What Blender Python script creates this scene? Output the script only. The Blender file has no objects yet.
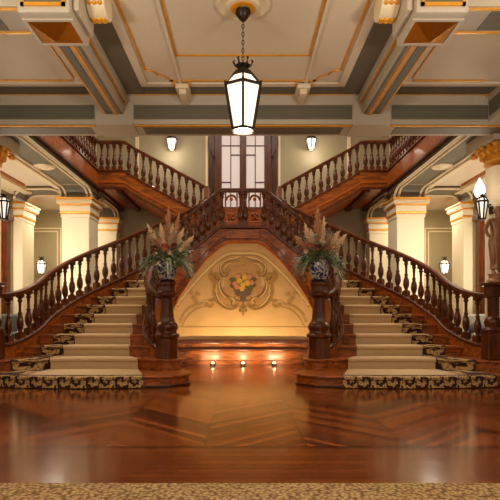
import bpy, bmesh, math, random
from mathutils import Vector
random.seed(7)
PI = math.pi
C = bpy.context.scene.collection
sc = bpy.context.scene
WO = {}          # world offset of every parent

# ------------------------------------------------------------------ materials
def s2l(c):
    return tuple((x/12.92 if x <= .04045 else ((x+.055)/1.055)**2.4) for x in [v/255 for v in c])
def newmat(name):
    m = bpy.data.materials.new(name); m.use_nodes = True
    nt = m.node_tree; b = nt.nodes['Principled BSDF']
    return m, nt, b
def N(nt, t, **kw):
    n = nt.nodes.new(t)
    for k, v in kw.items(): setattr(n, k, v)
    return n
def math_n(nt, op, a, b=None, c=None):
    n = nt.nodes.new('ShaderNodeMath'); n.operation = op
    for i, v in enumerate((a, b, c)):
        if v is None: continue
        if isinstance(v, (int, float)): n.inputs[i].default_value = v
        else: nt.links.new(v, n.inputs[i])
    return n.outputs[0]
def mixc(nt, f, a, b):
    n = nt.nodes.new('ShaderNodeMix'); n.data_type = 'RGBA'
    for sock, v in ((n.inputs[0], f), (n.inputs[6], a), (n.inputs[7], b)):
        if isinstance(v, (int, float)): sock.default_value = v
        elif isinstance(v, tuple): sock.default_value = (*v[:3], 1)
        else: nt.links.new(v, sock)
    return n.outputs[2]
def plain(name, rgb, rough=.6, metal=0, var=.12, scale=6, bump=0, coat=0):
    m, nt, b = newmat(name)
    c = s2l(rgb)
    tc = N(nt, 'ShaderNodeTexCoord'); no = N(nt, 'ShaderNodeTexNoise')
    no.inputs['Scale'].default_value = scale; no.inputs['Detail'].default_value = 4
    nt.links.new(tc.outputs['Object'], no.inputs['Vector'])
    lo = tuple(x*(1-var) for x in c); hi = tuple(min(1, x*(1+var)) for x in c)
    nt.links.new(mixc(nt, no.outputs['Fac'], lo, hi), b.inputs['Base Color'])
    b.inputs['Roughness'].default_value = rough; b.inputs['Metallic'].default_value = metal
    b.inputs['Coat Weight'].default_value = coat; b.inputs['Coat Roughness'].default_value = .1
    if bump:
        bp = N(nt, 'ShaderNodeBump'); bp.inputs['Strength'].default_value = bump; bp.inputs['Distance'].default_value = .01
        nt.links.new(no.outputs['Fac'], bp.inputs['Height']); nt.links.new(bp.outputs[0], b.inputs['Normal'])
    return m
def wood(name, dark, light, rough=.33, scale=(9, 9, 1.2), coat=.1):
    m, nt, b = newmat(name)
    tc = N(nt, 'ShaderNodeTexCoord'); mp = N(nt, 'ShaderNodeMapping'); no = N(nt, 'ShaderNodeTexNoise')
    mp.inputs['Scale'].default_value = scale
    no.inputs['Scale'].default_value = 2.2; no.inputs['Detail'].default_value = 7; no.inputs['Distortion'].default_value = 1.2
    nt.links.new(tc.outputs['Object'], mp.inputs[0]); nt.links.new(mp.outputs[0], no.inputs['Vector'])
    r = N(nt, 'ShaderNodeValToRGB')
    r.color_ramp.elements[0].position = .3; r.color_ramp.elements[0].color = (*s2l(dark), 1)
    r.color_ramp.elements[1].position = .72; r.color_ramp.elements[1].color = (*s2l(light), 1)
    nt.links.new(no.outputs['Fac'], r.inputs[0]); nt.links.new(r.outputs[0], b.inputs['Base Color'])
    b.inputs['Roughness'].default_value = rough
    b.inputs['Coat Weight'].default_value = coat; b.inputs['Coat Roughness'].default_value = .12; b.inputs['Specular IOR Level'].default_value = .27
    return m
def emis(name, rgb, st):
    m, nt, b = newmat(name)
    b.inputs['Base Color'].default_value = (*s2l(rgb), 1)
    b.inputs['Emission Color'].default_value = (*s2l(rgb), 1); b.inputs['Emission Strength'].default_value = st
    b.inputs['Roughness'].default_value = .4
    return m

M = {}
M['mahog'] = wood('mahogany', (44, 18, 6), (108, 50, 16))
M['mahog_x'] = wood('mahogany_long', (82, 37, 9), (178, 95, 30), scale=(1.5, 8, 8), rough=.38, coat=.06)
M['mahog_dark'] = wood('mahogany_dark', (42, 18, 7), (88, 40, 14))
M['soffit_wood'] = wood('soffit_wood', (132, 58, 14), (190, 96, 30), scale=(1, 8, 8))
M['cream'] = plain('cream_plaster', (226, 206, 168), .55, var=.06, scale=2)
M['ceil'] = plain('ceiling_plaster', (220, 202, 172), .6, var=.07, scale=1.6)
M['beamc'] = plain('beam_plaster', (188, 174, 150), .5, var=.06, scale=2)
M['grey'] = plain('olive_grey_paint', (104, 97, 80), .5, var=.08, scale=3)
M['olive'] = plain('olive_wall_paint', (152, 138, 106), .6, var=.07, scale=1.5)
M['gold'] = plain('gilding', (224, 154, 40), .33, .25, var=.25, scale=14, bump=.2)
M['pillar'] = plain('pillar_cream', (236, 222, 190), .48, var=.05, scale=2)
M['pyr'] = plain('bright_gilding', (222, 156, 50), .3, .95, var=.2, scale=10)
M['iron'] = plain('dark_iron', (52, 40, 30), .4, .7, var=.2)
M['bronze'] = plain('bronze', (150, 108, 72), .4, .3, var=.25, scale=20)
M['lamp'] = emis('lamp_glass', (255, 242, 222), 1.0)
M['flame'] = emis('flame_glass', (255, 236, 205), 3)
M['winglass'] = emis('window_glass', (206, 192, 188), .33)
M['uplight'] = emis('uplight_lens', (255, 214, 150), 12)
M['carpet'] = plain('runner_field', (188, 156, 116), .95, var=.1, scale=60, bump=.3)
M['leather'] = plain('dark_upholstery', (58, 62, 60), .6, var=.15)
M['linen'] = plain('pale_upholstery', (150, 146, 136), .8, var=.1)
M['plume'] = plain('pampas', (232, 200, 160), .9, var=.2, scale=20)
M['plume2'] = plain('pampas_rust', (206, 152, 108), .9, var=.2, scale=20)
M['leaf'] = plain('leaf_green', (104, 124, 80), .5, var=.3, scale=12)
M['leaf2'] = plain('leaf_grey_green', (166, 174, 150), .5, var=.25, scale=12)
M['protea'] = plain('protea_coral', (192, 106, 76), .7, var=.2, scale=20)
M['protea2'] = plain('protea_brown', (116, 68, 44), .7, var=.25, scale=20)
M['p_scroll'] = plain('paint_ochre', (178, 132, 62), .7, var=.25, scale=20)
M['p_brown'] = plain('paint_umber', (136, 98, 60), .7, var=.25, scale=15)
M['p_shade'] = plain('paint_taupe', (188, 142, 86), .7, var=.25, scale=9)
M['p_line'] = plain('paint_pale', (236, 206, 138), .7, var=.1, scale=9)
M['p_fine'] = plain('paint_fine', (190, 146, 82), .7, var=.15, scale=9)
M['p_urn'] = plain('paint_urn', (112, 86, 68), .7, var=.2, scale=20)
M['p_yel'] = plain('paint_yellow', (226, 172, 62), .7, var=.2, scale=30)
M['p_pink'] = plain('paint_pink', (208, 138, 100), .7, var=.2, scale=30)
M['p_leaf'] = plain('paint_leaf', (104, 90, 44), .7, var=.2, scale=30)
M['wallmural'] = plain('mural_ground', (216, 172, 110), .55, var=.16, scale=3.5)
M['socket'] = plain('white_plastic', (200, 190, 170), .5)

# parquet: chevron columns of planks, straight planked border near the carpet edge
def parquet():
    m, nt, b = newmat('parquet')
    tc = N(nt, 'ShaderNodeTexCoord'); sp = N(nt, 'ShaderNodeSeparateXYZ'); nt.links.new(tc.outputs['Object'], sp.inputs[0])
    X, Y = sp.outputs[0], sp.outputs[1]
    colw = .8
    u = math_n(nt, 'DIVIDE', math_n(nt, 'ADD', X, .31), colw)
    ci = math_n(nt, 'FLOOR', u); fu = math_n(nt, 'FRACT', u)
    par = math_n(nt, 'SUBTRACT', math_n(nt, 'MULTIPLY', math_n(nt, 'MODULO', math_n(nt, 'ABSOLUTE', ci), 2), 2), 1)
    v = math_n(nt, 'ADD', Y, math_n(nt, 'MULTIPLY', par, math_n(nt, 'MULTIPLY', math_n(nt, 'SUBTRACT', fu, .5), colw)))
    pv = math_n(nt, 'DIVIDE', v, .115)
    brd = math_n(nt, 'LESS_THAN', Y, 4.06)
    bp_ = math_n(nt, 'DIVIDE', Y, .1)
    pv = math_n(nt, 'ADD', math_n(nt, 'MULTIPLY', pv, math_n(nt, 'SUBTRACT', 1, brd)), math_n(nt, 'MULTIPLY', bp_, brd))
    pi_ = math_n(nt, 'FLOOR', pv); pf = math_n(nt, 'FRACT', pv)
    cb = N(nt, 'ShaderNodeCombineXYZ'); nt.links.new(pi_, cb.inputs[0])
    nt.links.new(math_n(nt, 'MULTIPLY', ci, math_n(nt, 'SUBTRACT', 1, brd)), cb.inputs[1])
    wn = N(nt, 'ShaderNodeTexWhiteNoise'); nt.links.new(cb.outputs[0], wn.inputs['Vector'])
    no = N(nt, 'ShaderNodeTexNoise'); no.inputs['Scale'].default_value = 5; no.inputs['Detail'].default_value = 6
    nt.links.new(tc.outputs['Object'], no.inputs['Vector'])
    f = math_n(nt, 'ADD', math_n(nt, 'MULTIPLY', math_n(nt, 'ADD', math_n(nt, 'MULTIPLY', math_n(nt, 'SUBTRACT', wn.outputs['Value'], .4), math_n(nt, 'SUBTRACT', 1, math_n(nt, 'MULTIPLY', brd, .7))), .4), .75), math_n(nt, 'MULTIPLY', no.outputs['Fac'], .25))
    r = N(nt, 'ShaderNodeValToRGB'); e = r.color_ramp.elements
    e[0].position = .1; e[0].color = (*s2l((68, 31, 10)), 1); e[1].position = .95; e[1].color = (*s2l((150, 78, 29)), 1)
    nt.links.new(f, r.inputs[0])
    seam = math_n(nt, 'LESS_THAN', pf, .11)
    seam2 = math_n(nt, 'MULTIPLY', math_n(nt, 'LESS_THAN', fu, .02), math_n(nt, 'SUBTRACT', 1, brd))
    line = math_n(nt, 'LESS_THAN', math_n(nt, 'ABSOLUTE', math_n(nt, 'SUBTRACT', Y, 4.06)), .025)
    s = math_n(nt, 'MINIMUM', 1, math_n(nt, 'ADD', math_n(nt, 'ADD', seam, seam2), line))
    nt.links.new(mixc(nt, math_n(nt, 'MULTIPLY', s, .85), r.outputs[0], s2l((40, 18, 8))), b.inputs['Base Color'])
    b.inputs['Roughness'].default_value = .17; b.inputs['Specular IOR Level'].default_value = .4
    b.inputs['Coat Weight'].default_value = .0; b.inputs['Coat Roughness'].default_value = .1
    bn = N(nt, 'ShaderNodeTexNoise'); bn.inputs['Scale'].default_value = 7
    mp = N(nt, 'ShaderNodeMapping'); mp.inputs['Scale'].default_value = (1, .5, 1)
    nt.links.new(tc.outputs['Object'], mp.inputs[0]); nt.links.new(mp.outputs[0], bn.inputs['Vector'])
    bp = N(nt, 'ShaderNodeBump'); bp.inputs['Strength'].default_value = .05; bp.inputs['Distance'].default_value = .02
    nt.links.new(bn.outputs['Fac'], bp.inputs['Height'])
    nt.links.new(bp.outputs[0], b.inputs['Normal']); nt.links.new(bp.outputs[0], b.inputs['Coat Normal'])
    return m
M['parquet'] = parquet()
def speckle():
    m, nt, b = newmat('speckled_carpet')
    tc = N(nt, 'ShaderNodeTexCoord'); no = N(nt, 'ShaderNodeTexVoronoi'); no.inputs['Scale'].default_value = 38
    nt.links.new(tc.outputs['Object'], no.inputs['Vector'])
    r = N(nt, 'ShaderNodeValToRGB'); e = r.color_ramp.elements
    e[0].position = .15; e[0].color = (*s2l((186, 156, 108)), 1); e[1].position = .75; e[1].color = (*s2l((96, 66, 34)), 1)
    nt.links.new(no.outputs['Distance'], r.inputs[0]); nt.links.new(r.outputs[0], b.inputs['Base Color'])
    b.inputs['Roughness'].default_value = .95
    return m
M['speckle'] = speckle()
# runner border: maroon ground with alternating gold-cream scrolls (UV x along, y across)
def scroll_border():
    m, nt, b = newmat('runner_border')
    uv = N(nt, 'ShaderNodeUVMap'); sp = N(nt, 'ShaderNodeSeparateXYZ')
    no = N(nt, 'ShaderNodeTexNoise'); no.inputs['Scale'].default_value = 3.5; no.inputs['Detail'].default_value = 3
    nt.links.new(uv.outputs[0], no.inputs['Vector'])
    vm = N(nt, 'ShaderNodeVectorMath'); vm.operation = 'MULTIPLY_ADD'
    nt.links.new(no.outputs['Color'], vm.inputs[0]); vm.inputs[1].default_value = (.13, .13, 0); nt.links.new(uv.outputs[0], vm.inputs[2])
    nt.links.new(vm.outputs[0], sp.inputs[0])
    s = math_n(nt, 'SUBTRACT', sp.outputs[0], .065); t = math_n(nt, 'SUBTRACT', sp.outputs[1], .065)
    ci = math_n(nt, 'FLOOR', s); fx = math_n(nt, 'SUBTRACT', math_n(nt, 'FRACT', s), .5)
    flip = math_n(nt, 'SUBTRACT', math_n(nt, 'MULTIPLY', math_n(nt, 'MODULO', math_n(nt, 'ABSOLUTE', ci), 2), 2), 1)
    ty = math_n(nt, 'MULTIPLY', math_n(nt, 'SUBTRACT', t, .5), flip)
    r = math_n(nt, 'SQRT', math_n(nt, 'ADD', math_n(nt, 'MULTIPLY', fx, fx), math_n(nt, 'MULTIPLY', ty, ty)))
    th = math_n(nt, 'ARCTAN2', ty, fx)
    ph = math_n(nt, 'ADD', th, math_n(nt, 'MULTIPLY', r, 13))
    sw = math_n(nt, 'SINE', ph)
    lobes = math_n(nt, 'MULTIPLY', math_n(nt, 'SINE', math_n(nt, 'ADD', math_n(nt, 'MULTIPLY', th, 8), math_n(nt, 'MULTIPLY', r, 20))), .55)
    on = math_n(nt, 'GREATER_THAN', math_n(nt, 'ADD', sw, lobes), -.1)
    edge = math_n(nt, 'LESS_THAN', math_n(nt, 'ABSOLUTE', math_n(nt, 'SUBTRACT', t, .5)), .46)
    on = math_n(nt, 'MULTIPLY', on, edge)
    val = math_n(nt, 'ADD', sw, lobes)
    vein = math_n(nt, 'LESS_THAN', math_n(nt, 'ABSOLUTE', math_n(nt, 'SUBTRACT', val, .55)), .14)
    col = mixc(nt, no.outputs['Fac'], s2l((212, 176, 116)), s2l((172, 128, 72)))
    col = mixc(nt, math_n(nt, 'MULTIPLY', vein, .75), col, s2l((92, 46, 22)))
    nt.links.new(mixc(nt, on, s2l((50, 14, 12)), col), b.inputs['Base Color'])
    b.inputs['Roughness'].default_value = .95
    return m
M['border'] = scroll_border()
def porcelain():
    m, nt, b = newmat('blue_white_porcelain')
    tc = N(nt, 'ShaderNodeTexCoord'); no = N(nt, 'ShaderNodeTexNoise'); no.inputs['Scale'].default_value = 26; no.inputs['Detail'].default_value = 3
    nt.links.new(tc.outputs['Object'], no.inputs['Vector'])
    r = N(nt, 'ShaderNodeValToRGB'); e = r.color_ramp.elements
    e[0].position = .47; e[0].color = (*s2l((176, 170, 160)), 1); e[1].position = .55; e[1].color = (*s2l((36, 44, 84)), 1)
    nt.links.new(no.outputs['Fac'], r.inputs[0]); nt.links.new(r.outputs[0], b.inputs['Base Color'])
    b.inputs['Roughness'].default_value = .2
    return m
M['porcelain'] = porcelain()

# ------------------------------------------------------------------ mesh helpers
class MB:
    def __init__(s): s.v = []; s.f = []
    def add(s, vs, fs):
        o = len(s.v); s.v += [tuple(p) for p in vs]; s.f += [tuple(i+o for i in f) for f in fs]; return s
    def box(s, x0, x1, y0, y1, z0, z1):
        return s.add([(x0,y0,z0),(x1,y0,z0),(x1,y1,z0),(x0,y1,z0),(x0,y0,z1),(x1,y0,z1),(x1,y1,z1),(x0,y1,z1)],
              [(0,3,2,1),(4,5,6,7),(0,1,5,4),(1,2,6,5),(2,3,7,6),(3,0,4,7)])
    def prism(s, poly, z0, z1):
        n = len(poly)
        vs = [(x,y,z0) for x,y in poly]+[(x,y,z1) for x,y in poly]
        return s.add(vs, [tuple(range(n-1,-1,-1)), tuple(range(n,2*n))]+[(i,(i+1)%n,n+(i+1)%n,n+i) for i in range(n)])
    def prism_y(s, poly, y0, y1):      # poly in (x,z)
        n = len(poly)
        vs = [(x,y0,z) for x,z in poly]+[(x,y1,z) for x,z in poly]
        return s.add(vs, [tuple(range(n)), tuple(range(2*n-1,n-1,-1))]+[(i,n+i,n+(i+1)%n,(i+1)%n) for i in range(n)])
    def prism_x(s, poly, x0, x1):      # poly in (y,z)
        n = len(poly)
        vs = [(x0,y,z) for y,z in poly]+[(x1,y,z) for y,z in poly]
        return s.add(vs, [tuple(range(n)), tuple(range(2*n-1,n-1,-1))]+[(i,n+i,n+(i+1)%n,(i+1)%n) for i in range(n)])
    def lathe(s, prof, c=(0,0,0), seg=16, rot=0, square=False):
        n = len(prof); vs = []; fs = []
        for r, z in prof:
            for k in range(seg):
                a = rot+2*PI*k/seg
                vs.append((c[0]+r*math.cos(a), c[1]+r*math.sin(a), c[2]+z))
        for i in range(n-1):
            for k in range(seg):
                k2 = (k+1)%seg
                fs.append((i*seg+k, i*seg+k2, (i+1)*seg+k2, (i+1)*seg+k))
        fs.append(tuple(range(seg-1,-1,-1))); fs.append(tuple((n-1)*seg+k for k in range(seg)))
        return s.add(vs, fs)
    def sweep(s, path, prof, closed=True):
        n = len(path); m = len(prof); vs = []; fs = []
        for i, p in enumerate(path):
            a = path[max(0,i-1)]; b = path[min(n-1,i+1)]
            tx, ty = b[0]-a[0], b[1]-a[1]; L = math.hypot(tx,ty) or 1
            nx, ny = -ty/L, tx/L
            for u, w in prof: vs.append((p[0]+nx*u, p[1]+ny*u, p[2]+w))
        for i in range(n-1):
            for k in range(m):
                k2 = (k+1)%m
                fs.append((i*m+k, i*m+k2, (i+1)*m+k2, (i+1)*m+k))
        fs.append(tuple(range(m-1,-1,-1))); fs.append(tuple((n-1)*m+k for k in range(m)))
        return s.add(vs, fs)
    def tube(s, path, r, seg=8, r1=None):
        n = len(path); vs = []; fs = []
        for i, p in enumerate(path):
            a = Vector(path[max(0,i-1)]); b = Vector(path[min(n-1,i+1)])
            t = (b-a).normalized(); up = Vector((0,0,1)) if abs(t.z) < .9 else Vector((1,0,0))
            n1 = t.cross(up).normalized(); n2 = t.cross(n1)
            rr = r if r1 is None else r+(r1-r)*i/(n-1)
            for k in range(seg):
                q = Vector(p)+n1*rr*math.cos(2*PI*k/seg)+n2*rr*math.sin(2*PI*k/seg); vs.append(tuple(q))
        for i in range(n-1):
            for k in range(seg):
                k2 = (k+1)%seg; fs.append((i*seg+k, i*seg+k2, (i+1)*seg+k2, (i+1)*seg+k))
        fs.append(tuple(range(seg-1,-1,-1))); fs.append(tuple((n-1)*seg+k for k in range(seg)))
        return s.add(vs, fs)
    def ball(s, c, r, rz=None, seg=12, rings=8):
        rz = rz or r
        prof = [(max(1e-3, r*math.sin(PI*i/rings)), -rz*math.cos(PI*i/rings)) for i in range(rings+1)]
        return s.lathe(prof, c, seg)
    def build(s, name, mat, parent=None, smooth=False, bevel=0):
        off = WO.get(parent.name, (0,0,0)) if parent else (0,0,0)
        me = bpy.data.meshes.new(name)
        me.from_pydata([(x-off[0],y-off[1],z-off[2]) for x,y,z in s.v], [], s.f)
        bm = bmesh.new(); bm.from_mesh(me); bmesh.ops.recalc_face_normals(bm, faces=bm.faces); bm.to_mesh(me); bm.free()
        me.materials.append(M[mat])
        if smooth:
            for p in me.polygons: p.use_smooth = True
            try: me.set_sharp_from_angle(angle=.7)
            except Exception: pass
        o = bpy.data.objects.new(name, me); C.objects.link(o)
        if bevel:
            md = o.modifiers.new('bevel', 'BEVEL'); md.width = bevel; md.segments = 2; md.limit_method = 'ANGLE'
        if parent: o.parent = parent; WO[o.name] = off
        return o
def thing(name, loc, label, cat, group=None):
    o = bpy.data.objects.new(name, None); C.objects.link(o); o.location = loc; o.empty_display_size = .1
    WO[o.name] = tuple(loc); o['label'] = label; o['category'] = cat
    if group: o['group'] = group
    return o
def struct(o, label=None):
    o['kind'] = 'structure'
    if label: o['label'] = label
    return o
TR = [0]
def trim(mb, mat, label, smooth=False, bevel=0):
    TR[0] += 1
    return struct(mb.build('trim_%d' % TR[0], mat, None, smooth, bevel), label)
def cr(tab, t):      # Catmull-Rom through dict {t: tuple}
    ks = sorted(tab)
    t = min(max(t, ks[0]), ks[-1])
    for j in range(len(ks)-1):
        if t <= ks[j+1]: break
    k1, k2 = ks[j], ks[j+1]; p1, p2 = tab[k1], tab[k2]
    p0 = tab[ks[j-1]] if j > 0 else tuple(2*a-b for a, b in zip(p1, p2))
    p3 = tab[ks[j+2]] if j+2 < len(ks) else tuple(2*a-b for a, b in zip(p2, p1))
    u = (t-k1)/(k2-k1)
    return tuple(.5*(2*b+(c-a)*u+(2*a-5*b+4*c-d)*u*u+(3*b-a-3*c+d)*u**3) for a, b, c, d in zip(p0, p1, p2, p3))
def side(s): return 'left' if s < 0 else 'right'

# ------------------------------------------------------------------ main dimensions
R = .165
BACK = 14.75; CEIL = 4.1; BEAM0, BEAM1 = 7.35, 7.86; GAL = 4.29; XF = 3.48
INN = {2:(1.25,8.12),3:(1.46,8.3),4:(1.58,8.6),5:(1.62,8.93),6:(1.64,9.22),7:(1.64,9.5),8:(1.63,9.75),9:(1.6,9.95),10:(1.54,10.12),
       11:(1.42,10.26),12:(1.25,10.35),13:(1.06,10.4),14:(.86,10.42),15:(.66,10.44),16:(.46,10.44)}
OUT = {2:(3.64,7.98),3:(3.53,8.32),4:(3.42,8.63),5:(3.37,8.94),6:(3.26,9.25),7:(3.12,9.57),8:(2.91,9.88),9:(2.67,10.2),10:(2.42,10.5),
       11:(2.16,10.75),12:(1.88,10.95),13:(1.58,11.1),14:(1.28,11.2),15:(1.0,11.27),16:(.8,11.32)}
I = lambda t: cr(INN, t)
O = lambda t: cr(OUT, t)
def S(t): return t*R+.1
def SO(t): return S(t) if t >= 4 else cr({1.4:(.55,),2:(.555,),3:(.625,),4:(.76,),5:(.925,)}, t)[0]

# ------------------------------------------------------------------ room shell
struct(MB().box(-7.2,7.2,3.18,BACK,-.12,0).build('floor','parquet'), 'glossy herringbone parquet floor')
fc = MB().box(-7.2,7.2,-3,3.18,-.12,.012).build('floor_carpet','speckle'); struct(fc, 'beige speckled carpet in front of the parquet')
struct(MB().box(-7.2,7.2,BACK,BACK+.2,0,7.8).build('wall_back','olive'), 'olive plaster back wall')
for s in (-1,1):
    x0, x1 = sorted((s*7.2, s*7.4))
    struct(MB().box(x0,x1,-3,BACK,0,7.8).build('wall_'+side(s),'olive'))
struct(MB().box(-7.2,7.2,-3,7.4,CEIL,CEIL+.15).build('ceiling','ceil'), 'cream ceiling of the front hall')
struct(MB().box(-7.2,7.2,7.6,BACK,7.6,7.8).build('ceiling_upper','ceil'))
struct(MB().box(-7.2,7.2,7.42,7.6,CEIL,7.6).build('wall_upper','olive'))

# cross beam above the stair foot
b = MB().box(-7.2,7.2,BEAM0,BEAM1,3.7,CEIL); trim(b,'beamc','pale cross beam above the foot of the stairs',bevel=.012)
segs = [(-1.54,1.54),(2.1,7.1),(-7.1,-2.1)]
g = MB(); au = MB(); gs = MB()
for a,c in segs:
    g.box(a,c,BEAM0-.006,BEAM0+.01,3.765,3.965)
    gs.box(a+.1,c-.1,BEAM0+.14,BEAM1-.1,3.692,3.71)
    au.box(a,c,BEAM0+.04,BEAM0+.085,3.683,3.71)
    au.box(a,c,BEAM0-.075,BEAM0-.05,CEIL-.02,CEIL)
trim(g,'grey','olive grey panels on the cross beam face'); trim(gs,'grey','olive grey soffit panels of the cross beam'); trim(au,'gold','gilded lines along the cross beam')
c_ = MB()
for a,c in ((-1.64,1.64),(1.94,3.4),(-3.4,-1.94)):
    c_.prism_x([(BEAM0,4.1),(BEAM0-.06,4.1),(BEAM0-.06,4.07),(BEAM0-.025,4.03),(BEAM0,4.0)],a,c)
trim(c_,'beamc','cream cornice above the cross beam')
bl = MB()
for s in (-1,1):
    x0,x1 = sorted((s*1.55,s*2.09)); bl.box(x0,x1,BEAM0-.02,BEAM1,3.685,4.02)
trim(bl,'beamc','plain blocks where the ceiling beams meet',bevel=.01)
# longitudinal ceiling beams, short outer cross beams, borders
for s in (-1,1):
    def bx(mb,a,c,*r):
        x0,x1 = sorted((s*a,s*c)); return mb.box(x0,x1,*r)
    b = MB(); bx(b,1.68,1.94,5.2,BEAM0,3.83,CEIL); bx(b,1.68,1.94,-3,4.3,3.95,CEIL)
    bx(b,1.94,7.2,4.72,5.2,3.83,CEIL); bx(b,3.46,3.95,-3,BEAM0,3.72,CEIL)
    bx(b,1.62,1.68,5.3,BEAM0,3.98,CEIL); bx(b,1.94,2.0,5.2,BEAM0,3.98,CEIL)
    trim(b,'beamc','pale ceiling beams on the %s of the hall' % side(s),bevel=.01)
    g = MB(); bx(g,1.83,1.915,5.25,7.3,3.822,3.84); bx(g,1.695,1.73,5.25,7.3,3.822,3.84)
    bx(g,2.3,3.4,4.8,5.12,3.822,3.84); bx(g,2.1,3.4,4.715,4.73,3.9,4.07)
    bx(g,1.37,1.62,5.0,7.27,CEIL-.012,CEIL); bx(g,2.02,3.44,6.98,7.27,CEIL-.012,CEIL)
    bx(g,3.452,3.47,5.3,7.3,3.79,4.0)
    trim(g,'grey','olive grey inlays of the ceiling beams on the %s' % side(s))
    a = MB(); bx(a,1.755,1.8,5.22,7.33,3.812,3.835); bx(a,1.635,1.66,5.22,7.3,3.972,3.99)
    bx(a,2.05,3.4,4.745,4.775,3.815,3.835); bx(a,2.05,3.4,5.15,5.18,3.815,3.835)
    bx(a,1.925,1.945,5.22,7.3,3.822,3.84)
    bx(a,2.25,3.2,6.84,6.865,CEIL-.016,CEIL); bx(a,2.2,2.22,5.3,6.78,CEIL-.016,CEIL)
    trim(a,'gold','gilded lines of the ceiling beams on the %s' % side(s))
    # side panel moulding
    p = MB(); bx(p,2.02,3.44,6.9,6.98,CEIL-.03,CEIL); bx(p,2.02,2.1,5.3,6.9,CEIL-.03,CEIL)
    trim(p,'ceil','cream moulding round the %s ceiling panel' % side(s))
    # boss with gilded pyramid
    t = thing('ceiling_boss',(s*1.765,4.9,3.7),'square pale ceiling boss with a gilded pyramid on the %s beam' % side(s),'ceiling boss','ceiling bosses')
    b = MB(); bx(b,1.53,2.0,4.59,5.2,3.7,CEIL); b.build('block','beamc',t,bevel=.02)
    b = MB(); bx(b,1.47,1.53,4.66,5.13,3.76,CEIL); bx(b,1.475,1.5,4.74,5.05,3.75,CEIL); b.build('side_moulding','beamc',t,bevel=.012)
    cx,cy = s*1.765,4.92; h=.2
    b = MB(); b.add([(cx-h,cy-h,3.695),(cx+h,cy-h,3.695),(cx+h,cy+h,3.695),(cx-h,cy+h,3.695),(cx,cy,3.6)],[(0,1,4),(1,2,4),(2,3,4),(3,0,4),(0,3,2,1)]); b.build('gilded_pyramid','pyr',t)
    b = MB()
    for q in ((-h-.03,h+.03,-h-.03,-h),(-h-.03,h+.03,h,h+.03),(-h-.03,-h,-h,h),(h,h+.03,-h,h)): b.box(cx+q[0],cx+q[1],cy+q[2],cy+q[3],3.685,3.71)
    b.build('pyramid_frame','beamc',t)
    b = MB(); bx(b,1.6,1.93,4.578,4.6,3.78,4.0); b.build('face_panel','grey',t)
    b = MB(); bx(b,1.57,1.6,4.57,4.6,3.75,4.03); bx(b,1.93,1.96,4.57,4.6,3.75,4.03); bx(b,1.57,1.96,4.57,4.6,3.75,3.78); b.build('gilded_panel_frame','gold',t)
    # scroll corbel on the inner side
    t = thing('scroll_corbel',(s*1.36,5.2,3.85),'white scroll corbel with gilded leaves beside the %s ceiling boss' % side(s),'corbel','scroll corbels')
    b = MB(); x0,x1 = sorted((s*1.29,s*1.465)); cyl=[(4.98+.17*math.cos(k*PI/8),3.98+.13*math.sin(k*PI/8)) for k in range(16)]; b.prism_x(cyl,x0,x1); b.box(x0+.02,x1-.02,4.75,5.1,4.03,CEIL)
    b.build('scroll','cream',t,True,.01)
    b = MB()
    for k,(yy,zz) in enumerate(((4.84,3.93),(4.98,3.855),(5.02,3.857))):
        for q in (-.05,0,.05): b.ball((s*1.38+q,yy,zz),.03,.02)
    b.build('gilded_leaves','gold',t,True)
    # small corbel blocks at the ceiling ribs
    t = thing('ceiling_corbel',(s*.81,7.05,CEIL),'small cream corbel block at the %s end of the ceiling rib' % side(s),'corbel','ceiling corbel blocks')
    b = MB().box(s*.81-.09,s*.81+.09,6.9,7.3,4.02,CEIL); b.build('block','cream',t,bevel=.01)
    b = MB().box(s*.81-.05,s*.81+.05,6.95,7.35,3.96,4.03); b.build('drop','cream',t,bevel=.01)
    b = MB()
    for q in (-.115,.095): b.box(s*.81+q,s*.81+q+.02,6.86,6.96,4.05,CEIL)
    b.build('gilded_edge','gold',t)
# centre ceiling panels
b = MB()
for s in (-1,1):
    x0,x1=sorted((s*.815,s*.855)); b.box(x0,x1,3.0,6.95,CEIL-.025,CEIL)
    x0,x1=sorted((s*1.27,s*1.37)); b.box(x0,x1,3.0,6.9,CEIL-.03,CEIL)
b.box(-1.37,1.37,6.9,7.0,CEIL-.03,CEIL)
trim(b,'ceil','cream ribs round the centre ceiling panel',bevel=.008)
g = MB().box(-1.36,1.36,7.0,7.27,CEIL-.01,CEIL); trim(g,'grey','olive grey band along the centre ceiling panel')
a = MB()
for s in (-1,1):
    x0,x1=sorted((s*.78,s*.8)); a.box(x0,x1,3.0,6.18,CEIL-.014,CEIL)
    x0,x1=sorted((s*1.22,s*1.24)); a.box(x0,x1,3.0,6.55,CEIL-.014,CEIL)
    a.tube([(s*(1.23-.13*math.sin(k*PI/12)*1),6.55+.13-.13*math.cos(k*PI/12),CEIL-.008) for k in range(7)],.011,6)
    a.tube([(s*(1.1-.14*math.sin(k*PI/12)),6.68+.19*(1-math.cos(k*PI/12)),CEIL-.008) for k in range(7)],.011,6)
    x0,x1=sorted((s*.92,s*.97)); a.box(x0,x1,6.84,6.87,CEIL-.014,CEIL)
a.box(-.8,.8,6.16,6.185,CEIL-.014,CEIL); a.box(-.96,.96,6.84,6.87,CEIL-.014,CEIL)
trim(a,'gold','gilded lines of the centre ceiling panel')
t = thing('ceiling_rose',(0,5.15,CEIL),'round cream ceiling rose with gilt ring above the lantern','ceiling rose')
MB().lathe([(.27,0),(.27,-.02),(.24,-.03),(.22,-.02),(.17,-.02),(.15,-.04),(.1,-.04)],(0,5.15,CEIL),32).build('plaster_disc','cream',t,True)
MB().lathe([(.12,-.035),(.12,-.055),(.07,-.06),(.07,-.035)],(0,5.15,CEIL),32).build('gilt_ring','gold',t,True)

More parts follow.
